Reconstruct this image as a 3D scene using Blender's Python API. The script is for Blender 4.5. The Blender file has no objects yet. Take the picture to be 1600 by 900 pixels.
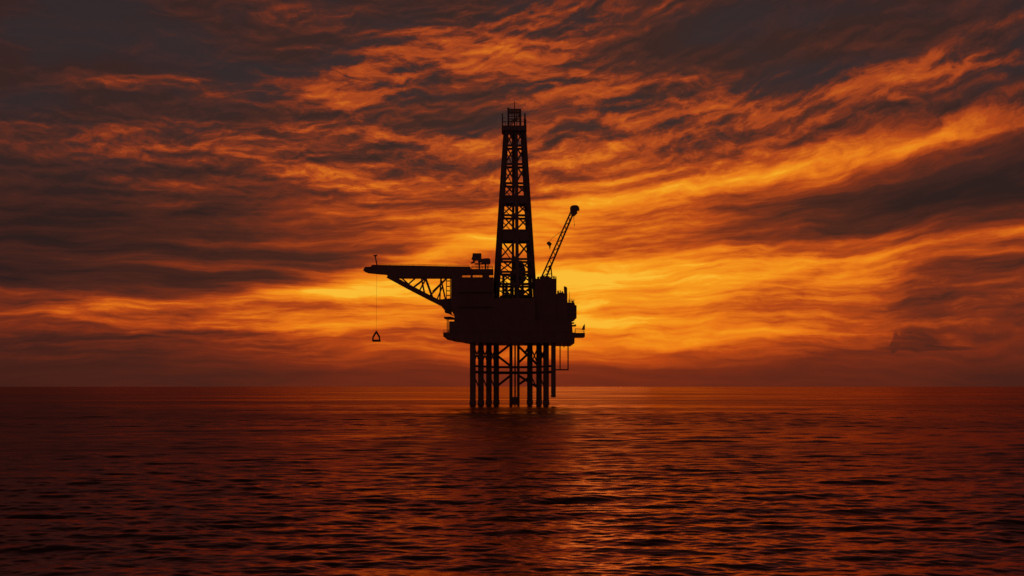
import bpy, math, random
import numpy as np
from mathutils import Vector
R = math.radians
random.seed(7)
sc = bpy.context.scene
col = sc.collection

# ------------------------------------------------------------------ scale of the place
F = 2222.2            # focal length in photograph pixels (50 mm on a 36 mm sensor)
CX, HY = 800.0, 604.0 # optical axis column, horizon row
D = 555.6             # metres from the camera boat to the platform
EYE = 7.0             # eye height above the sea

def P(px, py, yo=0.0):
    """measured photo position -> metres, for something standing yo metres behind the platform's centre"""
    d = D + yo
    return Vector(((px - CX) / F * d, d, EYE + (HY - py) / F * d))

# ------------------------------------------------------------------ camera
cam = bpy.data.cameras.new('camera')
cam.lens = 50; cam.sensor_width = 36
cam.shift_y = (HY - 450) / 1600.0
cam.clip_start = 0.5; cam.clip_end = 200000
co = bpy.data.objects.new('camera', cam); col.objects.link(co)
co.location = (0, 0, EYE); co.rotation_euler = (R(90), 0, 0)
sc.camera = co
vs = sc.view_settings
sc.display_settings.display_device = 'sRGB'
vs.view_transform = 'Standard'; vs.look = 'None'; vs.exposure = 0; vs.gamma = 1; vs.use_curve_mapping = False

# ------------------------------------------------------------------ node helpers
def lin(c):
    out = []
    for v in c:
        v /= 255.0
        out.append(v / 12.92 if v <= 0.04045 else ((v + 0.055) / 1.055) ** 2.4)
    return (*out, 1.0)

class NT:
    def __init__(self, tree):
        self.t = tree; self.n = tree.nodes; self.l = tree.links
        self.n.clear()
    def new(self, typ, **kw):
        nd = self.n.new(typ)
        for k, v in kw.items():
            setattr(nd, k, v)
        return nd
    def put(self, sock, v):
        if v is None: return
        if isinstance(v, bpy.types.NodeSocket): self.l.new(v, sock)
        else: sock.default_value = v
    def m(self, op, a, b=None, c=None, clamp=False):
        nd = self.new('ShaderNodeMath', operation=op, use_clamp=clamp)
        self.put(nd.inputs[0], a); self.put(nd.inputs[1], b); self.put(nd.inputs[2], c)
        return nd.outputs[0]
    def v(self, op, a, b=None, scale=None):
        nd = self.new('ShaderNodeVectorMath', operation=op)
        self.put(nd.inputs[0], a)
        if b is not None: self.put(nd.inputs[1], b)
        if scale is not None: self.put(nd.inputs['Scale'], scale)
        return nd.outputs['Value'] if op in ('DOT_PRODUCT', 'LENGTH') else nd.outputs['Vector']
    def comb(self, x, y, z=0.0):
        nd = self.new('ShaderNodeCombineXYZ')
        self.put(nd.inputs[0], x); self.put(nd.inputs[1], y); self.put(nd.inputs[2], z)
        return nd.outputs[0]
    def sep(self, v):
        nd = self.new('ShaderNodeSeparateXYZ'); self.put(nd.inputs[0], v)
        return nd.outputs
    def mapping(self, v, loc=(0, 0, 0), rot=(0, 0, 0), scale=(1, 1, 1), typ='POINT'):
        nd = self.new('ShaderNodeMapping', vector_type=typ)
        self.put(nd.inputs['Vector'], v)
        nd.inputs['Location'].default_value = loc
        nd.inputs['Rotation'].default_value = rot
        nd.inputs['Scale'].default_value = scale
        return nd.outputs[0]
    def noise(self, v, scale=1.0, detail=4.0, rough=0.5, lac=2.0, dist=0.0, color=False, dims='3D'):
        nd = self.new('ShaderNodeTexNoise', noise_dimensions=dims)
        self.put(nd.inputs['Vector'], v)
        nd.inputs['Scale'].default_value = scale; nd.inputs['Detail'].default_value = detail
        nd.inputs['Roughness'].default_value = rough; nd.inputs['Lacunarity'].default_value = lac
        nd.inputs['Distortion'].default_value = dist
        return nd.outputs['Color' if color else 'Fac']
    def rng(self, x, a, b, c=0.0, d=1.0, smooth=False):
        nd = self.new('ShaderNodeMapRange', interpolation_type='SMOOTHSTEP' if smooth else 'LINEAR')
        self.put(nd.inputs[0], x)
        for i, q in enumerate((a, b, c, d)): nd.inputs[1 + i].default_value = q
        return nd.outputs[0]
    def ramp(self, x, stops):
        nd = self.new('ShaderNodeValToRGB')
        els = nd.color_ramp.elements
        while len(els) < len(stops): els.new(0.5)
        for e, (p, c) in zip(els, stops):
            e.position = p; e.color = c
        self.put(nd.inputs[0], x)
        return nd.outputs[0]
    def mix(self, f, a, b, blend='MIX'):
        nd = self.new('ShaderNodeMix', data_type='RGBA', blend_type=blend)
        self.put(nd.inputs[0], f); self.put(nd.inputs[6], a); self.put(nd.inputs[7], b)
        return nd.outputs[2]

# ------------------------------------------------------------------ sky: the world itself
SUN_PX = (918, 474)
sun_az = math.atan((SUN_PX[0] - CX) / F)
sun_el = math.atan((HY - SUN_PX[1]) / F)

def UV(px, py):
    """compass bearing and height above the horizon of a point of the sky (1 unit = 1/22.22 rad)"""
    u = (px - CX) / F; v = (HY - py) / F
    return math.atan(u) * 22.222, v / math.sqrt(1 + u * u) * 22.222

#   (photo column, row), half widths in photo pixels, tilt up to the right in degrees, strength
BLOBS = [
    ((900, 460), (55, 28), 4, 0.28),
    ((905, 405), (170, 90), 6, 0.25),
    ((1150, 430), (230, 60), 3, 0.10),
    ((1130, 275), (230, 20), 10, 0.42),
    ((960, 320), (130, 34), 6, 0.20),
    ((1480, 208), (190, 20), 11, 0.30),
    ((690, 400), (100, 22), 14, 0.38),
    ((640, 480), (120, 30), 2, 0.26),
    ((420, 468), (190, 11), 5, 0.34),
    ((540, 440), (110, 12), 9, 0.22),
    ((90, 470), (90, 8), -3, 0.16),
    ((330, 505), (240, 18), 0, 0.16),
    ((1400, 395), (240, 22), 6, 0.32),
    ((1300, 470), (280, 30), 1, 0.22),
    ((1040, 505), (130, 18), 0, 0.14),
    ((775, 72), (95, 36), -6, 0.44),
    ((860, 100), (60, 20), -10, 0.10),
    ((560, 135), (80, 22), 18, 0.32),
    ((930, 15), (70, 20), 5, 0.18),
    ((570, 280), (150, 50), 0, 0.17),
    ((690, 222), (100, 12), -8, 0.22),
    ((1440, 110), (130, 24), 24, 0.20),
    ((1260, 175), (120, 22), 18, 0.20),
    ((960, 150), (110, 22), 4, 0.20),
    ((900, 235), (120, 26), 2, 0.16),
    ((1080, 200), (110, 26), 10, 0.18),
    ((170, 225), (120, 26), -3, 0.10),
    ((380, 220), (100, 22), -4, 0.11),
    ((250, 128), (85, 10), 3, 0.15),
    ((245, 300), (50, 36), 0, 0.12),
    ((330, 415), (190, 7), -4, 0.14),
    ((400, 378), (60, 5), 3, 0.16),
    ((480, 26), (40, 8), 0, 0.14),
    ((850, 540), (260, 20), 0, 0.14),
    ((1000, 545), (300, 14), 0, 0.08),
    ((440, 400), (110, 22), 6, -0.12),
    ((330, 330), (120, 24), 0, -0.05),
    ((1480, 300), (150, 28), 9, -0.13),
    ((1180, 352), (170, 12), 8, -0.09),
    ((1040, 390), (100, 9), 3, -0.16),
    ((1010, 330), (60, 6), 6, -0.08),
    ((130, 350), (120, 40), 0, -0.06),
    ((170, 430), (130, 22), -2, -0.12),
    ((1180, 60), (170, 40), 4, -0.12),
    ((430, 350), (110, 60), 0, -0.05),
    ((120, 90), (170, 60), 0, -0.08),
    ((770, 195), (55, 18), 0, -0.14),
    ((950, 215), (60, 10), 3, -0.16),
    ((1010, 385), (150, 40), 6, 0.10),
]

w = bpy.data.worlds.new('World'); sc.world = w; w.use_nodes = True
N = NT(w.node_tree)
tc = N.new('ShaderNodeTexCoord')
x, y, z = N.sep(tc.outputs['Generated'])
hyp = N.m('SQRT', N.m('ADD', N.m('MULTIPLY', x, x), N.m('MULTIPLY', y, y)))
U = N.m('MULTIPLY', N.m('ARCTAN2', x, y), 22.222)
V = N.m('MULTIPLY', N.m('DIVIDE', z, N.m('MAXIMUM', hyp, 0.02)), 22.222)
V = N.m('MAXIMUM', N.m('MINIMUM', V, 60.0), 0.0)
uv = N.comb(U, V, 0.0)
# the cloud streets: level on the left, fanning up to the right
fan = N.m('POWER', math.exp(-0.075), N.m('MINIMUM', N.m('MULTIPLY', N.m('ADD', U, N.m('SQRT', N.m('MULTIPLY_ADD', U, U, 5.0))), 0.5), 14.0))
Vf = N.m('MULTIPLY_ADD', N.m('SUBTRACT', V, 0.8), fan, 0.8)
uf = N.comb(U, Vf, 0.0)
# domain warp
half = (0.5, 0.5, 0.5)
wn = N.v('SUBTRACT', N.noise(N.mapping(uf, scale=(0.35, 1.0, 1)), 1.0, 3, 0.5, color=True), half)
wn2 = N.v('SUBTRACT', N.noise(N.mapping(uf, loc=(7, 3, 0), scale=(1.5, 3.4, 1)), 1.0, 5, 0.55, color=True), half)
hi = N.rng(N.m('SUBTRACT', V, N.m('MULTIPLY', N.m('MAXIMUM', U, 0.0), 0.13)), 2.2, 3.9, 0, 1, True)     # billows high up, streaks low down
lo = N.m('SUBTRACT', 1.0, hi)
w2 = N.v('SCALE', wn2, scale=N.m('MULTIPLY_ADD', hi, 0.40, 0.35))
warp = N.v('ADD', N.v('MULTIPLY', wn, (1.6, 0.5, 0)), N.v('MULTIPLY', w2, (0.8, 0.30, 0)))
uvw = N.v('ADD', uv, warp)

acc = None
for (c, s, rot, amp) in BLOBS:
    u0, v0 = UV(*c)
    q = N.mapping(uvw, loc=(u0, v0, 0), rot=(0, 0, R(rot)), scale=(s[0] / 100, s[1] / 100, 1), typ='TEXTURE')
    d2 = N.v('DOT_PRODUCT', q, q)
    g = N.m('POWER', math.exp(-0.5), d2)
    acc = N.m('MULTIPLY_ADD', g, amp, acc if acc is not None else 0.0)

g1 = lambda q: (q, q, q, 1)
vbase = N.ramp(N.m('DIVIDE', V, 8.0), [(0.0, g1(0.28)), (0.05, g1(0.33)), (0.12, g1(0.42)),
                                       (0.3, g1(0.28)), (0.5, g1(0.21)), (0.72, g1(0.12)), (1.0, g1(0.04))])
near = N.m('POWER', math.exp(-0.5), N.m('POWER', N.m('ABSOLUTE', N.m('DIVIDE', N.m('SUBTRACT', U, 1.0), 5.5)), 2.0))
near2 = N.m('MULTIPLY_ADD', near, 0.75, 0.25)
T0 = N.m('ADD', acc, N.m('MULTIPLY', vbase, near2))

# fine structure
wf = N.v('ADD', uf, warp)
s1 = N.noise(N.mapping(wf, loc=(3, 9, 0), scale=(0.22, 2.3, 1)), 1.0, 5, 0.5)
s2 = N.noise(N.mapping(wf, loc=(13, 4, 0), scale=(0.55, 7.0, 1)), 1.0, 6, 0.6)
def puff(off):
    return N.noise(N.mapping(N.v('ADD', wf, off), loc=(11, 2, 0), scale=(0.6, 2.0, 1)), 1.0, 8, 0.62)
pa = puff((0, 0, 0)); pb = puff((0.015, -0.075, 0))
relief = N.m('SUBTRACT', pa, pb)
det = N.m('MULTIPLY', N.m('SUBTRACT', s1, 0.5), N.m('MULTIPLY_ADD', lo, 0.50, 0.35))
det = N.m('MULTIPLY_ADD', N.m('SUBTRACT', s2, 0.5), N.m('MULTIPLY_ADD', lo, 0.85, 0.10), det)
det = N.m('MULTIPLY_ADD', N.m('SUBTRACT', pa, 0.54), N.m('MULTIPLY_ADD', hi, 0.72, 0.1), det)
det = N.m('MULTIPLY_ADD', relief, N.m('MULTIPLY_ADD', hi, 2.1, 0.35), det)
rdg = N.noise(N.mapping(wf, loc=(5, 21, 0), scale=(0.33, 1.25, 1)), 1.0, 4, 0.5)
rdg = N.m('SUBTRACT', 1.0, N.m('ABSOLUTE', N.m('MULTIPLY_ADD', rdg, 2.0, -1.0)))
rdg = N.m('MULTIPLY', N.m('POWER', rdg, 14.0), N.rng(s1, 0.42, 0.62, 0.1, 1.0, True))
det = N.m('MULTIPLY_ADD', rdg, N.m('MULTIPLY_ADD', hi, 0.20, 0.06), N.m('SUBTRACT', det, N.m('MULTIPLY', hi, 0.02)))
env = N.rng(T0, 0.0, 0.35, 0.3, 1.0)
env = N.m('MULTIPLY', env, N.rng(V, 0.1, 0.9, 0.2, 1.0, True))
T = N.m('MULTIPLY_ADD', det, env, T0, clamp=True)
# a small dark cumulus bank low on the right
uvs = N.v('ADD', uv, N.v('MULTIPLY', wn2, (0.35, 0.14, 0)))
bank = None
for (c, s_, amp) in (((1430, 535), (30, 13), 1.0), ((1397, 536), (7, 14), 0.95), ((1450, 544), (75, 4), 0.9), ((1418, 527), (14, 7), 0.9), ((1330, 548), (90, 3), 0.4)):
    u0, v0 = UV(*c)
    q = N.mapping(uvs, loc=(u0, v0, 0), scale=(s_[0] / 100, s_[1] / 100, 1), typ='TEXTURE')
    g = N.m('MULTIPLY', N.m('POWER', math.exp(-0.7), N.v('DOT_PRODUCT', q, q)), amp)
    bank = g if bank is None else N.m('MAXIMUM', bank, g)
T = N.m('MULTIPLY_ADD', N.rng(bank, 0.3, 0.62, 0, 1, True), -0.125, T, clamp=True)
# high cloud is further from the sun and never reaches yellow
cap = N.rng(V, 2.9, 4.4, 1.0, 0.45, True)
T = N.m('ADD', N.m('MINIMUM', T, 0.48), N.m('MULTIPLY', N.m('MAXIMUM', N.m('SUBTRACT', T, 0.48), 0.0), cap))
T = N.m('ADD', N.m('MINIMUM', T, 0.70), N.m('MULTIPLY', N.m('MAXIMUM', N.m('SUBTRACT', T, 0.70), 0.0), 0.8))

warm = N.ramp(T, [(0.0, lin((40, 26, 27))), (0.18, lin((74, 35, 28))), (0.36, lin((122, 46, 25))),
                  (0.54, lin((182, 72, 23))), (0.70, lin((229, 116, 24))), (0.86, lin((246, 155, 30))), (1.0, lin((251, 204, 62)))])
# near the horizon the light is redder
red = N.rng(V, 0.2, 1.5, 1.0, 0.0, True)
warm = N.mix(N.m('MULTIPLY', red, 0.5), warm, N.mix(1.0, warm, (1.0, 0.78, 0.62, 1), 'MULTIPLY'))
warm = N.mix(N.m('MULTIPLY', hi, 0.16), warm, lin((98, 60, 50)))
# clear gaps: Nishita sky, and slate grey cloud high up
sky = N.new('ShaderNodeTexSky', sky_type='NISHITA', sun_disc=False, sun_elevation=sun_el, sun_rotation=sun_az)
sky.air_density = 1.5; sky.dust_density = 3.0
gap = N.rng(N.noise(N.mapping(uvw, loc=(1, 5, 0), scale=(0.4, 0.9, 1)), 1.0, 4, 0.5), 0.42, 0.62, 0, 1, True)
slate_f = N.m('MULTIPLY', N.m('MULTIPLY', N.rng(V, 2.5, 5.0, 0, 1, True), N.rng(T, 0.10, 0.36, 1, 0, True)), N.m('MULTIPLY_ADD', gap, 0.65, 0.1))
slate = N.mix(N.rng(V, 5.5, 14.0, 0, 1), lin((46, 40, 44)), lin((20, 19, 24)))
out_c = N.mix(slate_f, warm, slate)
out_c = N.mix(1.0, out_c, N.ramp(N.m('DIVIDE', V, 20.0), [(0.0, g1(1)), (0.30, g1(1)), (0.6, g1(0.22)), (1.0, g1(0.12))]), 'MULTIPLY')
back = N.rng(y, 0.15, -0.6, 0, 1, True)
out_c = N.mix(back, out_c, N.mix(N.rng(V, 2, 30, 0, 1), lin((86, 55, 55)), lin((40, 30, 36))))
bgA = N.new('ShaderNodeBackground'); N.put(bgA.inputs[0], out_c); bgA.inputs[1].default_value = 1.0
bgB = N.new('ShaderNodeBackground'); N.put(bgB.inputs[0], sky.outputs[0]); bgB.inputs[1].default_value = 0.0006
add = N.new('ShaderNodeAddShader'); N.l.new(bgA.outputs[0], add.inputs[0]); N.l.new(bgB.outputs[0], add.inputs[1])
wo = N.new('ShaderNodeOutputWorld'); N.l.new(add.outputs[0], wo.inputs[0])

# ------------------------------------------------------------------ sun, low behind the clouds
sl = bpy.data.lights.new('sun', 'SUN'); sl.energy = 0.004; sl.angle = R(5); sl.color = (1.0, 0.42, 0.12)
so = bpy.data.objects.new('sun', sl); col.objects.link(so)
sd = Vector((math.sin(sun_az) * math.cos(sun_el), math.cos(sun_az) * math.cos(sun_el), math.sin(sun_el)))
so.rotation_euler = sd.to_track_quat('Z', 'Y').to_euler()
so.location = (0, 0, 200)

# ------------------------------------------------------------------ materials
def steel(name, base, rust, rough=0.55, amount=0.5):
    m = bpy.data.materials.new(name); m.use_nodes = True
    n = NT(m.node_tree)
    t = n.new('ShaderNodeTexCoord')
    a = n.noise(t.outputs['Object'], 0.35, 6, 0.65)
    b = n.noise(n.mapping(t.outputs['Object'], scale=(2.5, 2.5, 0.25)), 1.0, 4, 0.6)
    f = n.rng(n.m('ADD', n.m('MULTIPLY', a, 0.6), n.m('MULTIPLY', b, 0.4)), 0.45, 0.62, 0, amount)
    c = n.mix(f, (*base, 1), (*rust, 1))
    p = n.new('ShaderNodeBsdfPrincipled')
    n.put(p.inputs['Base Color'], c)
    p.inputs['Roughness'].default_value = rough
    n.put(p.inputs['Roughness'], n.rng(f, 0, 1, rough - 0.1, rough + 0.2))
    bp = n.new('ShaderNodeBump'); bp.inputs['Strength'].default_value = 0.25; bp.inputs['Distance'].default_value = 0.05
    n.put(bp.inputs['Height'], a); n.l.new(bp.outputs[0], p.inputs['Normal'])
    o = n.new('ShaderNodeOutputMaterial'); n.l.new(p.outputs[0], o.inputs[0])
    return m

M_HULL = steel('hull_paint', (0.170, 0.105, 0.090), (0.120, 0.060, 0.040))
M_LEG = steel('leg_steel', (0.160, 0.105, 0.090), (0.120, 0.055, 0.038), 0.6, 0.8)
M_TOWER = steel('tower_steel', (0.150, 0.105, 0.095), (0.110, 0.060, 0.042), 0.6)
M_CRANE = steel('crane_paint', (0.180, 0.110, 0.080), (0.110, 0.060, 0.042))
M_MACH = steel('machine_paint', (0.140, 0.105, 0.098), (0.100, 0.060, 0.042), 0.5, 0.3)
M_WIRE = steel('wire_rope', (0.040, 0.036, 0.034), (0.045, 0.026, 0.018), 0.5, 0.3)
M_GLASS = bpy.data.materials.new('window_glass'); M_GLASS.use_nodes = True
_g = NT(M_GLASS.node_tree); _p = _g.new('ShaderNodeBsdfPrincipled')
_p.inputs['Base Color'].default_value = (0.012, 0.014, 0.016, 1); _p.inputs['Roughness'].default_value = 0.08
_o = _g.new('ShaderNodeOutputMaterial'); _g.l.new(_p.outputs[0], _o.inputs[0])

# ------------------------------------------------------------------ mesh helpers
class MB:
    def __init__(self): self.v = []; self.f = []; self.s = []
    def _add(self, vs, fs, smooth=False):
        o = len(self.v); self.v += [Vector(q) for q in vs]
        for f in fs: self.f.append([o + i for i in f]); self.s.append(smooth)
    def box(self, a, b):
        (x0, y0, z0), (x1, y1, z1) = a, b
        x0, x1 = sorted((x0, x1)); y0, y1 = sorted((y0, y1)); z0, z1 = sorted((z0, z1))
        self._add([(x0, y0, z0), (x1, y0, z0), (x1, y1, z0), (x0, y1, z0), (x0, y0, z1), (x1, y0, z1), (x1, y1, z1), (x0, y1, z1)],
                  [(0, 3, 2, 1), (4, 5, 6, 7), (0, 1, 5, 4), (1, 2, 6, 5), (2, 3, 7, 6), (3, 0, 4, 7)])
        return self
    def pbox(self, px0, py0, px1, py1, ya, yb):
        """box whose near face (at depth ya) covers the measured rectangle"""
        a = P(px0, py0, ya); b = P(px1, py1, ya)
        return self.box((a.x, D + ya, a.z), (b.x, D + yb, b.z))
    def ppoly(self, pts, ya, yb):
        """prism: measured outline at depth ya, straight back to depth yb"""
        q = [P(a, b, ya) for a, b in pts]
        ar = sum(q[i].x * q[(i + 1) % len(q)].z - q[(i + 1) % len(q)].x * q[i].z for i in range(len(q)))
        if ar < 0: q.reverse()
        n = len(q)
        vs = [(p.x, D + ya, p.z) for p in q] + [(p.x, D + yb, p.z) for p in q]
        fs = [list(range(n)), list(range(2 * n - 1, n - 1, -1))]
        for i in range(n):
            j = (i + 1) % n
            fs.append([i, n + i, n + j, j])
        self._add(vs, fs)
        return self
    def tube(self, a, b, r, r2=None, n=10):
        a = Vector(a); b = Vector(b); r2 = r if r2 is None else r2
        d = (b - a).normalized()
        u = d.cross(Vector((0, 0, 1)))
        if u.length < 1e-3: u = Vector((1, 0, 0))
        u.normalize(); w_ = d.cross(u)
        vs = []
        for c, rr in ((a, r), (b, r2)):
            for i in range(n):
                t = 2 * math.pi * i / n
                vs.append(c + u * math.cos(t) * rr + w_ * math.sin(t) * rr)
        o = len(self.v)
        self._add(vs, [[i, (i + 1) % n, n + (i + 1) % n, n + i] for i in range(n)], True)
        self._add(vs[:n], [list(range(n - 1, -1, -1))]); self._add(vs[n:], [list(range(n))])
        return self
    def bar(self, a, b, wd, ht=None):
        a = Vector(a); b = Vector(b); ht = wd if ht is None else ht
        d = (b - a).normalized()
        u = d.cross(Vector((0, 0, 1)))
        if u.length < 1e-3: u = Vector((1, 0, 0))
        u.normalize(); w_ = u.cross(d)
        vs = []
        for c in (a, b):
            for (i, j) in ((-1, -1), (1, -1), (1, 1), (-1, 1)):
                vs.append(c + u * (i * wd / 2) + w_ * (j * ht / 2))
        self._add(vs, [(0, 1, 2, 3), (7, 6, 5, 4), (0, 4, 5, 1), (1, 5, 6, 2), (2, 6, 7, 3), (3, 7, 4, 0)])
        return self
    def build(self, name, mat, parent=None, label=None):
        base = Vector((0, 0, 0)); q = parent
        while q is not None: base = base + q.location; q = q.parent
        me = bpy.data.meshes.new(name)
        me.from_pydata([v - base for v in self.v], [], self.f)
        me.polygons.foreach_set('use_smooth', self.s)
        import bmesh
        bm = bmesh.new(); bm.from_mesh(me); bmesh.ops.recalc_face_normals(bm, faces=bm.faces); bm.to_mesh(me); bm.free()
        me.materials.append(mat); me.update()
        o = bpy.data.objects.new(name, me); col.objects.link(o)
        if parent is not None: o.parent = parent
        if label: o['label'] = label
        return o

def thing(name, label, cat, loc, group=None):
    o = bpy.data.objects.new(name, None); col.objects.link(o)
    o.location = loc; o.empty_display_size = 2
    o['label'] = label; o['category'] = cat
    if group: o['group'] = group
    return o

def railing(mb, a, b, h=1.1, r=0.05, step=2.0):
    a = Vector(a); b = Vector(b); n = max(1, int((b - a).length / step)); up = Vector((0, 0, 1))
    for k in range(n + 1):
        p = a.lerp(b, k / n); mb.tube(p, p + up * h, r, n=5)
    for f in (0.5, 1.0): mb.tube(a + up * h * f, b + up * h * f, r, n=5)

# ------------------------------------------------------------------ water
WATER_TINT = (0.58, 0.295, 0.26, 1)
def make_water():
    rng = np.random.default_rng(11)
    fine = np.radians(np.linspace(-25, 25, 1250))
    coarse = np.radians(np.linspace(25, 335, 64)[1:-1])
    az = np.concatenate([fine, coarse])
    nA = len(az)
    offs = np.concatenate([np.linspace(420, 62, 1350), np.linspace(62, 7, 560)[1:], np.linspace(7, 0.25, 50)[1:]])
    r = EYE * F / offs
    nR = len(r)
    X = r[:, None] * np.sin(az)[None, :]; Y = r[:, None] * np.cos(az)[None, :]
    dr = np.abs(np.gradient(r))[:, None] * np.ones((1, nA))
    daz = np.concatenate([np.full(len(fine), fine[1] - fine[0]), np.full(len(coarse), coarse[1] - coarse[0])])
    da = r[:, None] * daz[None, :]
    Z = np.zeros_like(X); lost = np.zeros_like(X)
    ux = np.sin(az)[None, :]; uy = np.cos(az)[None, :]      # radial direction
    NW = 130
    lam = np.exp(np.linspace(math.log(0.32), math.log(70.0), NW)) * rng.uniform(0.95, 1.05, NW)
    slope_tot = 0.125
    wgt = np.where(lam < 4.0, 1.0, (4.0 / lam) ** 1.0)
    wgt *= np.clip(lam / 0.8, 0.35, 1)
    sl = wgt / np.sqrt((wgt ** 2).sum()) * slope_tot * math.sqrt(2)
    for i in range(NW):
        k = 2 * math.pi / lam[i]
        spread = 0.34 if lam[i] > 2 else 0.62
        th = math.radians(-90 + 12) + rng.normal(0, spread)
        kx, ky = k * math.cos(th), k * math.sin(th)
        step = np.abs(kx * ux + ky * uy) * dr + np.abs(-kx * uy + ky * ux) * da
        wt = np.clip(2.3 - step, 0, 1)
        ph = kx * X + ky * Y + rng.uniform(0, 6.283)
        # slow groups so that the sea has calmer and rougher patches
        gp = 0.85 + 0.95 * np.sin(kx * 0.07 * X + ky * 0.05 * Y + rng.uniform(0, 6.28)) * np.sin(ky * 0.045 * X - kx * 0.06 * Y + rng.uniform(0, 6.28))
        s = np.sin(ph)
        Z += (sl[i] / k) * wt * gp * (s + 0.18 * np.cos(2 * ph))
        lost += (sl[i] ** 2) * 0.5 * (1 - wt ** 2)
    verts = np.stack([X, Y, Z], -1).reshape(-1, 3)
    verts = np.concatenate([verts, [[0, 0, 0]]])
    ii = np.arange(nR - 1)[:, None]; jj = np.arange(nA)[None, :]; j2 = (jj + 1) % nA
    a = ii * nA + jj; b = ii * nA + j2; c = (ii + 1) * nA + j2; d = (ii + 1) * nA + jj
    quads = np.stack([a, d, c, b], -1).reshape(-1, 4)
    j = np.arange(nA); tri = np.stack([np.full(nA, nR * nA), j, (j + 1) % nA], -1)
    me = bpy.data.meshes.new('water')
    nq, nt = len(quads), len(tri)
    me.vertices.add(len(verts)); me.vertices.foreach_set('co', verts.astype(np.float32).ravel())
    me.loops.add(nq * 4 + nt * 3)
    me.loops.foreach_set('vertex_index', np.concatenate([quads.ravel(), tri.ravel()]).astype(np.int32))
    me.polygons.add(nq + nt)
    st = np.concatenate([np.arange(nq) * 4, nq * 4 + np.arange(nt) * 3]).astype(np.int32)
    me.polygons.foreach_set('loop_start', st)
    me.update(calc_edges=True); me.validate()
    me.polygons.foreach_set('use_smooth', np.ones(len(me.polygons), bool))
    at = me.attributes.new('ripple', 'FLOAT', 'POINT')      # slope variance of the ripples too small for the mesh
    at.data.foreach_set('value', np.concatenate([lost.ravel(), [0]]).astype(np.float32))
    o = bpy.data.objects.new('water', me); col.objects.link(o); o['kind'] = 'structure'
    m = bpy.data.materials.new('sea_water'); m.use_nodes = True
    n = NT(m.node_tree)
    t = n.new('ShaderNodeTexCoord')
    atn = n.new('ShaderNodeAttribute', attribute_name='ripple')
    gust = n.noise(n.mapping(t.outputs['Object'], scale=(0.35, 1.0, 1)), 0.011, 5, 0.6)
    gust = n.rng(gust, 0.38, 0.62, 0.05, 1.0, True)
    alpha2 = n.m('MULTIPLY_ADD', n.m('MULTIPLY', atn.outputs['Fac'], gust), 0.9, 0.0006)
    rough = n.m('POWER', alpha2, 0.25)
    h1 = n.noise(n.mapping(t.outputs['Object'], scale=(0.9, 1.5, 1)), 2.2, 4, 0.55)
    bp = n.new('ShaderNodeBump'); bp.inputs['Strength'].default_value = 0.5; bp.inputs['Distance'].default_value = 0.025
    n.put(bp.inputs['Height'], h1)
    gl = n.new('ShaderNodeBsdfGlossy', distribution='BECKMANN'); gl.inputs['Color'].default_value = WATER_TINT
    n.put(gl.inputs['Roughness'], rough); n.l.new(bp.outputs[0], gl.inputs['Normal'])
    df = n.new('ShaderNodeBsdfDiffuse'); df.inputs['Color'].default_value = (0.003, 0.002, 0.003, 1)
    fr = n.new('ShaderNodeFresnel'); fr.inputs['IOR'].default_value = 1.333; n.l.new(bp.outputs[0], fr.inputs['Normal'])
    mx = n.new('ShaderNodeMixShader')
    n.l.new(fr.outputs[0], mx.inputs[0]); n.l.new(df.outputs[0], mx.inputs[1]); n.l.new(gl.outputs[0], mx.inputs[2])
    oo = n.new('ShaderNodeOutputMaterial'); n.l.new(mx.outputs[0], oo.inputs[0])
    me.materials.append(m)
make_water()

# ------------------------------------------------------------------ the platform: jacket, decks, boom
plat = thing('oil_platform', 'black offshore platform with boxy decks and cantilever boom on tubular legs in the sea',
             'oil platform', (0, D, 0))
RL = 1.12
def vtube(px, yo, pyt, pyb, r, n=14):
    d = D + yo; xx = (px - CX) / F * d
    return Vector((xx, d, EYE + (HY - pyt) / F * d)), Vector((xx, d, EYE + (HY - pyb) / F * d))
LEGS = [(738.8, -17), (751.4, -6), (763.9, 5), (775.4, 16), (827.9, 16), (842.2, 5), (853.2, -6)]
legx = {}
for k, (px, yo) in enumerate(LEGS):
    xx = (px - CX) / F * (D + yo)
    legx[k] = (xx, D + yo)
    b = MB().tube((xx, D + yo, -8), (xx, D + yo, 25.5), RL, n=16)
    b.tube((xx, D + yo, -6), (xx, D + yo, 1.6), RL * 1.18, RL * 1.14, n=16)
    b.build('leg', M_LEG, plat)
xx = (864.7 - CX) / F * (D - 17)
b = MB().tube((xx, D - 17, 2.9), (xx, D - 17, 25.5), 0.9, n=14); b.build('caisson', M_LEG, plat)
legx[7] = (xx, D - 17)
# conductors in the middle
for (px, yo, r) in ((798.4, 6, 0.64), (804.8, 11, 0.32), (809.9, 6, 0.52)):
    xx = (px - CX) / F * (D + yo)
    MB().tube((xx, D + yo, -8), (xx, D + yo, 26), r, n=12).build('conductor', M_LEG, plat)
a = (797.2 - CX) / F * (D + 6); c = (810.6 - CX) / F * (D + 6)
b = MB(); b.tube(((a + c) / 2, D + 7, -6), ((a + c) / 2, D + 7, 2.9), 2.1, 2.0, n=18); b.build('conductor_sleeve', M_LEG, plat)
for (za, zc) in ((14.2, 15.1),): MB().box((a - 0.6, D + 4.8, za), (c + 0.6, D + 9, zc)).build('conductor_guide', M_LEG, plat)

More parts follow.
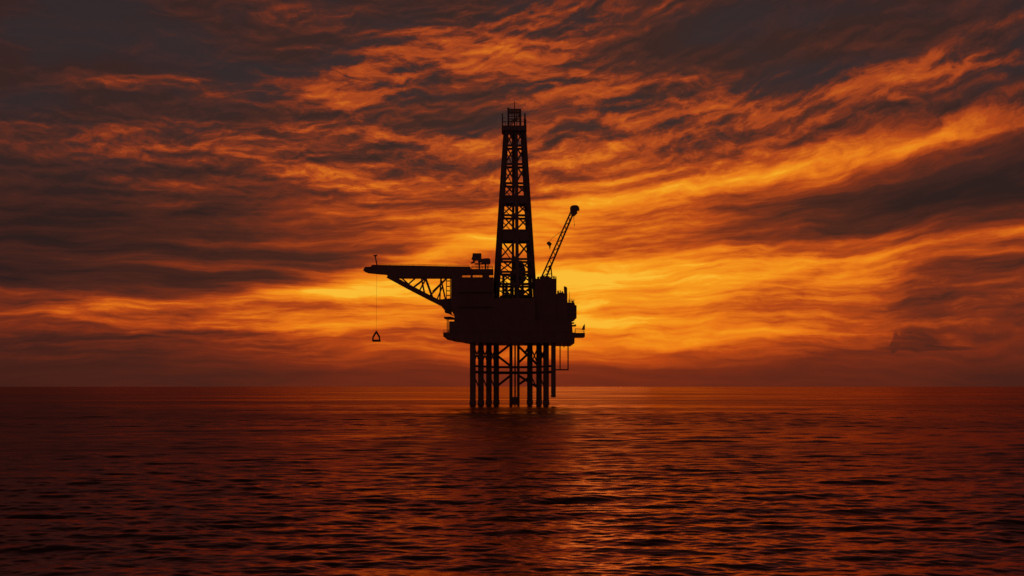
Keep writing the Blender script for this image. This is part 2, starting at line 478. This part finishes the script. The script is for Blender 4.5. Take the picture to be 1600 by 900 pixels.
def jp(px, py, yo): return P(px, py, yo)
def brace(p, q, r=0.3): MB().tube(p, q, r * 1.3, n=8).build('brace', M_LEG, plat)
for py, r in ((573.7, 0.36), (582.5, 0.44)):
    z_ = P(800, py, 16).z
    for (i, jx) in ((3, 4),):
        brace((legx[i][0], legx[i][1], z_), (legx[jx][0], legx[jx][1], z_), r)
    for i in (0, 1, 2, 4, 5):
        brace((*legx[i], z_), (*legx[i + 1], z_), r * 0.9)
    brace((*legx[6], z_), (*legx[7], z_), r * 0.9)
Y = 16; YM = 7
for (p, q) in (((776, 555, Y), (798, 537.5, YM)), ((776, 555, Y), (798, 572, YM)), ((776, 604, Y), (798, 586.5, YM)),
               ((810, 541, YM), (841, 571, 6)), ((810, 567, YM), (828, 550, Y)), ((810, 586.5, YM), (841, 606, 6)), ((810, 601, YM), (828, 589, Y)),
               ((820, 552, 11), (828, 540, Y))):
    brace(P(*p), P(*q), 0.36)
for i in (0, 1, 2, 4, 5):
    for (za, zb) in ((P(0, 538, 0).z, P(0, 572, 0).z),):
        brace((*legx[i], za), (*legx[i + 1], zb), 0.22)
        brace((*legx[i], zb), (*legx[i + 1], za), 0.22)
    brace((*legx[i], P(0, 584, 0).z), (*legx[i + 1], P(0, 612, 0).z), 0.2)
# front and back frame diagonals seen edge-on between the rows
# boat access frame hanging right of the caisson
zt = P(0, 534, -17).z; zb = P(0, 577.6, -17).z
b = MB()
x0 = P(868.5, 0, -17).x; x1 = P(875.3, 0, -17).x; x2 = P(887.8, 0, -17).x
for xx in (x1, x2):
    b.bar((xx, D - 17, zb), (xx, D - 17, zt), 0.36)
    b.bar((xx, D - 14.5, zb), (xx, D - 14.5, zt), 0.36)
b.bar((x0 - 0.8, D - 17, zb), (x2 + 0.15, D - 17, zb), 0.48); b.bar((x0 - 0.8, D - 14.5, zb), (x2 + 0.15, D - 14.5, zb), 0.48)
for xx in (x1, x2): b.bar((xx, D - 17, zb), (xx, D - 14.5, zb), 0.3)
b.bar((P(881.8, 0, -17).x, D - 17, P(0, 542, -17).z), (P(881.8, 0, -17).x, D - 17, zt), 0.2)
b.build('hanging_access_frame', M_LEG, plat)

# decks and modules
def ribs(mb, px0, py0, px1, py1, ya, n, d=0.14):
    for k in range(n):
        c_ = px0 + (px1 - px0) * (k + 0.5) / n
        mb.pbox(c_ - 0.5, py0, c_ + 0.5, py1, ya - d, ya + 0.05)
b = MB().ppoly([(692.5, 519.2), (692.5, 525.8), (699, 527.2), (706, 529.2), (715, 530), (722, 531.6), (730, 533), (735, 535.2), (868, 535.6), (868, 536.4), (897.6, 536.6), (898.4, 519.4)], -20, 20)
b.pbox(868, 520.5, 896, 536, -20.3, -20)
for k in range(14):
    p_ = 740 + k * 11; b.pbox(p_, 520.4, p_ + 1.2, 534.8, -20.25, -19.9)
b.build('cellar_deck', M_HULL, plat)
b = MB().ppoly([(701.6, 502), (701.6, 519), (894.8, 519.1), (893.8, 505), (893.2, 501)], -19, 19)
ribs(b, 704, 503, 892, 518.5, -19, 24); b.build('process_module', M_HULL, plat)
b = MB().ppoly([(704.5, 433), (704.5, 478), (706, 487), (710, 493.4), (709.6, 501.8), (836, 501.9), (836, 466), (771, 466), (771, 433)], -18, 18)
ribs(b, 716, 434, 769, 500, -18, 8); b.build('drilling_module', M_HULL, plat)
b = MB()
for z0 in (455, 478): b.pbox(716, z0, 770.5, z0 + 1.3, -19.2, -18.02)
b.build('walkway', M_HULL, plat)
b = MB().pbox(836.2, 435.3, 869.6, 502.2, -16, 6); ribs(b, 838, 437, 868, 500, -16, 5)
b.pbox(844, 434.6, 852, 435.4, -14, -8)
b.build('crane_house', M_HULL, plat)
b = MB(); b.pbox(869.7, 459, 886.5, 501.8, -15, 10); b.pbox(873, 457.2, 881, 459.1, -12, -4); b.pbox(869.7, 476, 887, 502.1, -15.4, 11)
b.build('utility_module', M_HULL, plat)
b = MB().ppoly([(886.8, 472.4), (897.4, 472.8), (898.6, 476.6), (901, 477.2), (901, 496.8), (894.6, 499.6), (893.6, 502.3), (886.8, 502.3)], -14, 12)
qm = b.build('living_quarters', M_HULL, plat)
for k in range(3):
    MB().pbox(889 + k * 3.6, 483, 891 + k * 3.6, 486, -14.06, -13.95).build('window', M_GLASS, qm)
    MB().pbox(889 + k * 3.6, 490, 891 + k * 3.6, 493, -14.06, -13.95).build('window', M_GLASS, qm)
for yo, st_ in ((-13.5, 0.8), (2, 1.2)):
    b = MB(); a_ = P(888, 472.5, -13.5); c_ = P(897, 472.7, -13.5)
    railing(b, (a_.x, D + yo, a_.z), (c_.x, D + yo, c_.z), 1.3, 0.07, st_); b.build('roof_railing', M_HULL, plat)
MB().pbox(894, 469.5, 896.4, 472.9, -9, -6).build('roof_vent', M_HULL, plat)
for (px0, px1, yo, yb) in ((846, 868, -15.8, -15.8), (869.2, 869.2, -15.8, 5.5)):
    b = MB(); a_ = P(px0, 435.2, -16); c_ = P(px1, 435.2, -16)
    railing(b, (a_.x, D + yo, a_.z), (c_.x, D + yb, c_.z), 0.9, 0.05, 1.5); b.build('roof_railing', M_HULL, plat)
for (px, py, r, hgt, yo) in ((872, 459, .35, 1.2, -13), (875.4, 457.4, .22, .9, -8), (878.6, 457.4, .3, .6, -10), (841, 435.3, .4, .7, -6), (865.5, 435.3, .28, .9, -3)):
    p_ = P(px, py, yo); MB().tube(p_ - Vector((0, 0, .6)), p_ + Vector((0, 0, hgt)), r, n=8).build('vent_pipe', M_HULL, plat)
for (px, py, ln, r, yo) in ((699, 527, .9, .25, -19), (709, 529, 1.0, .35, -18), (716, 530.4, .7, .2, -19), (881, 536.5, 1.6, .16, -17), (821, 535.4, 1.1, .4, -12), (786, 535.2, .8, .3, -15)):
    p_ = P(px, py, yo); MB().tube(p_ + Vector((0, 0, .7)), p_ - Vector((0, 0, ln)), r, n=8).build('drain_pipe', M_LEG, plat)
for (px0, px1, py, yo) in ((693, 701, 519.2, -19.8), (722, 770, 433, -17.8)):
    b = MB(); railing(b, P(px0, py, yo), P(px1, py, yo), 0.55 if px1 > 730 else 1.1, 0.05, 1.6); b.build('deck_railing', M_HULL, plat)
# side bits of the right face
b = MB(); b.pbox(893, 503.6, 897.5, 505, -12, -6); b.pbox(893, 507.6, 900.6, 509, -12, -4)
b.tube(P(897, 509, -8), P(899.6, 507.2, -8), 0.3, n=6); b.build('side_bracket', M_HULL, plat)
b = MB(); b.pbox(898, 520, 914, 526.2, -12, 2)
railing(b, P(898, 520, -11.6), P(913.6, 520, -11.6), 1.1, 0.05, 2.0)
b.build('outrigger_walkway', M_HULL, plat)
# left side: small landing plate, post, chute
b = MB(); b.ppoly([(693.6, 494.8), (693.6, 497), (699, 498), (708.4, 498.2), (709.2, 496), (704, 494.6)], -14, -5); b.build('side_landing', M_HULL, plat)
for px, yo, t in ((698.5, -13, .22), (700.2, -9, .3)): MB().bar(P(px, 497.6, yo), P(px, 519.6, yo), t).build('landing_post', M_HULL, plat)

# cantilever boom
bo = MB().ppoly([(567.2, 422.4), (570, 417), (579, 416.4), (582, 413.6), (634, 414.6), (735, 416.6), (735, 427.6), (722, 427.7), (719, 433.3), (704.4, 433.4), (624, 433.2), (611, 432.6), (600.7, 427.2), (586, 426), (572, 424.6)], -13, -5)
bo.pbox(735, 427, 738, 433.5, -12.9, -5.1)
bo.pbox(753.6, 427, 764, 433.5, -12.9, -5.1)
boom = bo.build('cantilever_boom', M_HULL, plat)
b = MB().pbox(735.2, 420.2, 770.6, 427.4, -13.2, -4.8); b.build('boom_root', M_HULL, boom)
for yo in (-12.4, -5.6):
    b = MB()
    pts = [(606, 430.5), (640, 449), (672, 465.5), (691, 475)]
    for p, q in zip(pts[:-1], pts[1:]): b.bar(P(*p, yo), P(*q, yo), 1.1, 1.9)
    b.build('lower_chord', M_HULL, boom)
    for (p, q, t) in (((625, 432), (645, 450), .42), ((645, 450), (668, 432), .5), ((637, 445), (652, 432), .4), ((658, 432), (664, 462), .45), ((664, 432), (676, 466), .6),
                   ((676, 456), (700, 433), .5), ((700, 433), (671, 463), .4), ((689, 432), (687, 472), .4), ((688, 432), (697, 472), .45), ((655, 455), (667, 433), .4), ((682, 470), (692, 446), .35)):
        MB().bar(P(*p, yo), P(*q, yo), t * 1.35).build('brace', M_HULL, boom)
b = MB().ppoly([(684, 468), (704.6, 466), (704.6, 489.8), (709.6, 493.2), (699, 488.6), (694.6, 487.6), (694.8, 484.8), (690.5, 480), (688, 474.6)], -12.9, -5.1)
b.build('boom_foot', M_HULL, boom)
for yo in (-12, -6):
    b = MB()
    for px in (697.6, 703.6): b.bar(P(px, 432, yo), P(px, 470, yo), 0.3)
    for py in (439, 447.5, 454.5, 461.5, 467.5): b.bar(P(697.6, py, yo), P(704, py, yo), 0.36)
    b.build('boom_ladder', M_HULL, boom)
b = MB(); railing(b, P(592, 414, -12.8), P(733, 416.6, -12.8), 0.5, 0.05, 4); railing(b, P(737, 420.2, -12.8), P(770, 420.2, -12.8), 1.05, 0.11, 1.8)
railing(b, P(737, 420.2, -5.2), P(770, 420.2, -5.2), 1.0, 0.08, 2.0); b.build('railing', M_HULL, boom)

# ------------------------------------------------------------------ drilling derrick
zb = P(0, 466, -18).z
der = thing('drilling_derrick', 'tall tapering lattice drilling tower with crown platform, rising from the middle of the decks', 'derrick', (P(803.8, 0, 0).x, D, zb))
YAW = R(5.5)
zt = P(0, 200, 0).z
xb, xt = P(803.8, 0, 0).x, P(804.2, 0, 0).x
def corner(z_, i, f=1.0):
    t = (z_ - zb) / (zt - zb)
    w_ = (7.35 + (3.30 - 7.35) * t) * f
    sx, sy = ((-1, -1), (1, -1), (1, 1), (-1, 1))[i]
    x_, y_ = sx * w_, sy * w_
    return Vector((xb + (xt - xb) * t + x_ * math.cos(YAW) - y_ * math.sin(YAW), D + x_ * math.sin(YAW) + y_ * math.cos(YAW), z_))
zs = [zb] + [P(0, py, 0).z for py in (446, 427, 407, 377, 362, 339, 319, 309, 289, 259, 230, 203)]
for i in range(4):
    MB().bar(corner(zb, i), corner(zt, i), 1.1, 1.1).build('mast_leg', M_TOWER, der)
def face_pt(z_, i, s): return corner(z_, i).lerp(corner(z_, (i + 1) % 4), s)
for k, z_ in enumerate(zs):
    band = k in (4, 5, 7, 8)
    for i in range(4):
        MB().bar(corner(z_, i), corner(z_, (i + 1) % 4), 0.6, 0.85 if not band else 0.6).build('girt', M_TOWER, der)
for (ka, kb) in ((4, 5), (7, 8)):       # belly boards: solid bands with a walkway
    b = MB()
    za, zc = zs[ka] - 0.2, zs[kb] + 0.2
    for i in range(4):
        q = [corner(za, i, 1.0), corner(za, (i + 1) % 4, 1.0), corner(zc, (i + 1) % 4, 1.0), corner(zc, i, 1.0)]
        r_ = [corner(za, i, .97), corner(za, (i + 1) % 4, .97), corner(zc, (i + 1) % 4, .97), corner(zc, i, .97)]
        b._add(q + r_, [(0, 1, 2, 3), (7, 6, 5, 4), (0, 4, 5, 1), (1, 5, 6, 2), (2, 6, 7, 3), (3, 7, 4, 0)])
    b.build('windwall_band', M_TOWER, der)
bays = [(0, 1), (1, 2), (2, 3), (3, 4), (5, 6), (6, 7), (8, 9), (9, 10), (10, 11), (11, 12)]
for (ka, kb) in bays:
    za, zc = zs[ka], zs[kb]
    for i in range(4):
        b = MB()
        for (s0, s1) in ((0.0, 0.5), (0.5, 1.0)):
            t_ = 0.56 if i == 0 else 0.3
            if i == 2:          # the far face carries single diagonals
                b.bar(face_pt(za, i, 0.5), face_pt(zc, i, s0 * 2 if s0 else 0.0), t_)
                continue
            b.bar(face_pt(za, i, s0), face_pt(zc, i, s1), t_)
            b.bar(face_pt(za, i, s1), face_pt(zc, i, s0), t_)
        b.build('cross_brace', M_TOWER, der)
# central mullions of front and back faces, guide rails, hoist
for i, wd in ((0, 1.1), (2, 0.8)):
    MB().bar(face_pt(zb, i, 0.53 if i == 0 else 0.5), face_pt(zs[-1], i, 0.53 if i == 0 else 0.5), wd * 1.15, 0.6).build('mullion', M_TOWER, der)
b = MB()
for px in (800.4, 807.5): b.tube(P(px, 445, 0), P(px, 204, 0), 0.14, n=6)
b.build('hoist_line', M_WIRE, der)
b = MB().ppoly([(803, 407), (815, 407), (821, 420), (821.5, 437), (813, 446), (806, 446), (800, 432), (800.5, 417)], -1.6, 1.6)
b.build('travelling_block', M_MACH, der)
b = MB()      # drill floor clutter: posts, beams, racks
zf = zb
for (p0, p1, a0, a1, yo) in ((784.5, 788.5, 431, 466, -5), (789, 793.5, 444, 466, -3), (797, 799.5, 424, 466, 2), (803.5, 806, 436, 466, -4), (808, 811.5, 444, 466, 0), (815, 818.5, 440, 466, -4), (826.5, 831, 431, 466, -2)):
    b.pbox(p0, a0, p1, a1, yo, yo + 1.0)
for (p0, p1, a0, a1) in ((776, 833, 441.8, 444.4), (784, 800, 428, 431), (780, 832, 453.6, 455.0), (786, 829, 460.5, 470)):
    b.pbox(p0, a0, p1, a1, -1, 1)
b.build('drill_floor_frame', M_TOWER, der)
b = MB().pbox(806, 452, 819, 470, -6, -2); b.pbox(790.5, 457, 795, 470, -6, -3); b.pbox(781, 462, 830, 470, 3, 5); b.build('drawworks', M_MACH, der)
# crown
b = MB().pbox(783.8, 196, 822.8, 203.6, -4.8, 4.8); b.build('crown_platform', M_TOWER, der)
b = MB()
for yo in (-4.6, 4.4):
    for (px, t_, wd) in ((785, 177.5, .45), (820.2, 177.2, .6), (789.5, 189, .15)):
        a_ = P(px, t_, -4.6); b.bar((a_.x, D + yo, P(0, 196, -4.6).z), (a_.x, D + yo, a_.z), wd)
    a_ = P(785, 184, -4.6); c_ = P(789.5, 184, -4.6)
    b.bar((a_.x, D + yo, a_.z), (c_.x, D + yo, c_.z), .14)
    b.bar((P(785, 0, -4.6).x, D + yo, P(0, 190, -4.6).z), (P(822, 0, -4.6).x, D + yo, P(0, 190, -4.6).z), .16)
b.pbox(818.4, 186, 822.4, 196.4, -4.6, -2.5); b.build('crown_railing', M_TOWER, der)
b = MB()
for yo in (-2.4, 2.2):
    for (px, wd, t_) in ((794.3, .75, 168.6), (800, .3, 172), (804, .5, 172), (807.5, .3, 172), (813, .75, 170.5)):
        a_ = P(px, t_, -2.4); b.bar((a_.x, D + yo, P(0, 197, -2.4).z), (a_.x, D + yo, a_.z), wd)
    for py, ht in ((171.6, .7), (178, .35), (186, .4)):
        b.bar((P(793.2, 0, -2.4).x, D + yo, P(0, py, -2.4).z), (P(814, 0, -2.4).x, D + yo, P(0, py, -2.4).z), .4, ht)
    b.bar((P(794, 0, -2.4).x, D + yo, P(0, 195, -2.4).z), (P(813, 0, -2.4).x, D + yo, P(0, 178, -2.4).z), .3)
for px in (794.3, 813): b.bar((P(px, 0, -2.4).x, D - 2.4, P(0, 171.6, -2.4).z), (P(px, 0, -2.4).x, D + 2.2, P(0, 171.6, -2.4).z), .4)
b.build('crown_block_frame', M_TOWER, der)
MB().tube(P(804, 172, 0), P(804, 158, 0), 0.2, 0.1, n=6).build('antenna', M_WIRE, der)

# ------------------------------------------------------------------ pedestal crane
cy = -9
cr = thing('pedestal_crane', 'slim lattice boom crane leaning up to the right, standing on the deckhouse beside the derrick', 'crane', P(853, 435, cy))
b = MB(); b.tube(P(851, 438, cy), P(851, 432.2, cy), 1.9, n=14); b.pbox(844.5, 433.6, 862.6, 435.2, cy - 2, cy + 2); b.build('slewing_base', M_CRANE, cr)
A0, A1 = (846.2, 433), (892, 331)
B0, B1 = (853.6, 433), (895.5, 334)
for off in (-0.9, 0.9):
    MB().bar(P(*A0, cy + off), P(*A1, cy + off * .6), .58).build('boom_chord', M_CRANE, cr)
    MB().bar(P(*B0, cy + off), P(*B1, cy + off * .6), .66).build('boom_chord', M_CRANE, cr)
lerp2 = lambda a, b, t: (a[0] + (b[0] - a[0]) * t, a[1] + (b[1] - a[1]) * t)
for k in range(15):
    t0, t1 = k / 15, (k + 1) / 15
    for off in (-0.9, 0.9):
        a_, c_ = (A0, A1), (B0, B1)
        if k % 2: a_, c_ = c_, a_
        MB().bar(P(*lerp2(*a_, t0), cy + off * (1 - .4 * t0)), P(*lerp2(*c_, t1), cy + off * (1 - .4 * t1)), .28).build('boom_lacing', M_CRANE, cr)
b = MB().ppoly([(891.4, 332), (890.8, 324), (893, 321.2), (898, 320.2), (903, 321.6), (905.4, 326), (905.2, 329.4), (902.6, 327.6), (901.6, 329), (902.2, 333), (899.6, 335.6), (896.4, 338), (893.4, 335)], cy - .8, cy + .8)
b.build('boom_head', M_CRANE, cr)
b = MB().tube(P(900, 325.5, cy - 1.0), P(900, 325.5, cy + 1.0), 1.25, n=16); b.build('sheave', M_MACH, cr)
b = MB()
for off in (-1.2, 1.2):
    b.bar(P(860.6, 416, cy), P(862.6, 434.4, cy + off), .36); b.bar(P(858.4, 418, cy), P(853.5, 434, cy + off), .3)
b.bar(P(855, 428.5, cy), P(861.8, 428, cy), .28); b.bar(P(857, 417.5, cy), P(861.5, 415, cy), .5)
b.build('gantry', M_CRANE, cr)
b = MB().tube(P(897.4, 335, cy), P(896.6, 342, cy), .09, n=5); b.tube(P(896.6, 342, cy), P(897.6, 351, cy), .06, n=5); b.tube(P(897.6, 351, cy), P(897.7, 353, cy), .16, n=6)
b.build('whip_line', M_WIRE, cr)
hk = thing('hook_block', 'small dark crane hook block on a thin line left of the crane boom', 'hook block', P(858.4, 390, cy))
b = MB().ppoly([(854, 380), (856, 377.2), (860, 378.2), (862.4, 381), (860.6, 383.6), (859, 384.2), (856.6, 383.2)], cy - .5, cy + .5); b.build('block', M_MACH, hk)
b = MB().ppoly([(857.4, 383.2), (860.8, 383), (859.8, 388), (859.2, 390.6), (858.6, 388)], cy - .2, cy + .2); b.build('hook', M_MACH, hk)
b = MB().tube(P(857.8, 378, cy), P(864, 371, cy), .07, n=5); b.tube(P(864, 371, cy), P(877.5, 361, cy), .07, n=5); b.build('line', M_WIRE, hk)

# ------------------------------------------------------------------ things on and under the boom
wy = -9
ma = thing('signal_mast', 'thin leaning signal mast with a flat head on the outer end of the cantilever boom', 'mast', P(588.6, 413.6, wy))
MB().tube(P(589, 414, wy), P(586.2, 400, wy), .26, .2, n=8).build('pole', M_MACH, ma)
b = MB().ppoly([(582.8, 398.2), (589.6, 398.2), (588, 400.2), (585, 400.8)], wy - .6, wy + .6); b.build('lamp_head', M_MACH, ma)
cb = thing('lifting_frame', 'open triangular lifting frame dangling over the sea on a thin wire below the boom end', 'lifting frame', P(588, 533.6, wy))
MB().tube(P(588.5, 425.5, wy), P(588.1, 518, wy), .035, n=6).build('wire', M_WIRE, cb)
b = MB()
top = P(588.1, 518.4, wy)
for px in (583, 592.8):
    for off in (-1.1, 1.1):
        k1 = P(px, 526.5, wy + off)
        b.bar(top, k1, .50); b.bar(k1, P(px + (-.6 if px < 588 else .6), 533, wy + off), .55)
b.tube(P(588.1, 517.2, wy), P(588.1, 520.6, wy), .3, .5, n=8)
b.build('sling_frame', M_MACH, cb)
b = MB().pbox(581.8, 530.6, 593.8, 533.8, wy - 1.4, wy + 1.4); b.build('base_tray', M_MACH, cb)
wn_ = thing('deck_winch', 'boxy cab and rounded drum of a winch machine raised on posts above the boom root', 'winch', P(751, 420, wy))
b = MB().ppoly([(738.4, 396.4), (738.8, 395.6), (752, 395.6), (752.2, 404), (752, 409.2), (747, 409.4), (745.8, 406), (742, 407), (741.6, 410), (735.6, 411), (735.4, 410), (739.8, 408), (736.6, 404), (738, 401)], wy - 1.6, wy + 1.6)
b.build('cab', M_MACH, wn_)
b = MB().ppoly([(752, 404.6), (756, 403.8), (763.6, 403.2), (766, 404.8), (766.2, 410), (764.4, 412), (753, 412), (752, 410)], wy - 1.9, wy + 1.9); b.build('drum_housing', M_MACH, wn_)
for px, wd in ((748.9, .62), (758.6, .62), (762.6, .3)):
    MB().bar(P(px, 420.6, wy), P(px, 408.5 if px < 750 else 411, wy), wd).build('post', M_MACH, wn_)
MB().pbox(742, 411.2, 754, 412.6, wy - 1.4, wy + 1.4).build('bed', M_MACH, wn_)

st = thing('exhaust_stack', 'short exhaust stack with a slanted dark top on the right-hand deck modules', 'exhaust stack', P(884, 472, -10))
MB().ppoly([(881.2, 447.2), (884.6, 448), (886.2, 449.6), (886.6, 474), (882.2, 474), (881.6, 456)], -11.2, -8.8).build('stack', M_MACH, st)
an = thing('whip_antenna', 'thin upright whip antenna just right of the exhaust stack', 'antenna', P(890, 472.6, -10))
MB().tube(P(890, 472.8, -10), P(889.6, 455, -10), .13, .06, n=6).build('rod', M_WIRE, an)
MB().tube(P(890, 472.8, -10), P(890, 468.5, -10), .2, n=6).build('mount', M_WIRE, an)
dv = thing('davit', 'small fin shaped davit standing at the outer end of the right-hand walkway', 'davit', P(911, 520, -8))
MB().ppoly([(909, 515), (911.4, 509), (913.8, 506), (914, 515)], -8.6, -7.4).build('arm', M_MACH, dv)
b = MB(); b.bar(P(911.5, 515, -8), P(911.5, 520.1, -8), .16); b.bar(P(899, 513.4, -8), P(912, 514.4, -8), .14); b.bar(P(899, 513.4, -8), P(899, 520.1, -8), .2); b.build('stay', M_WIRE, dv)
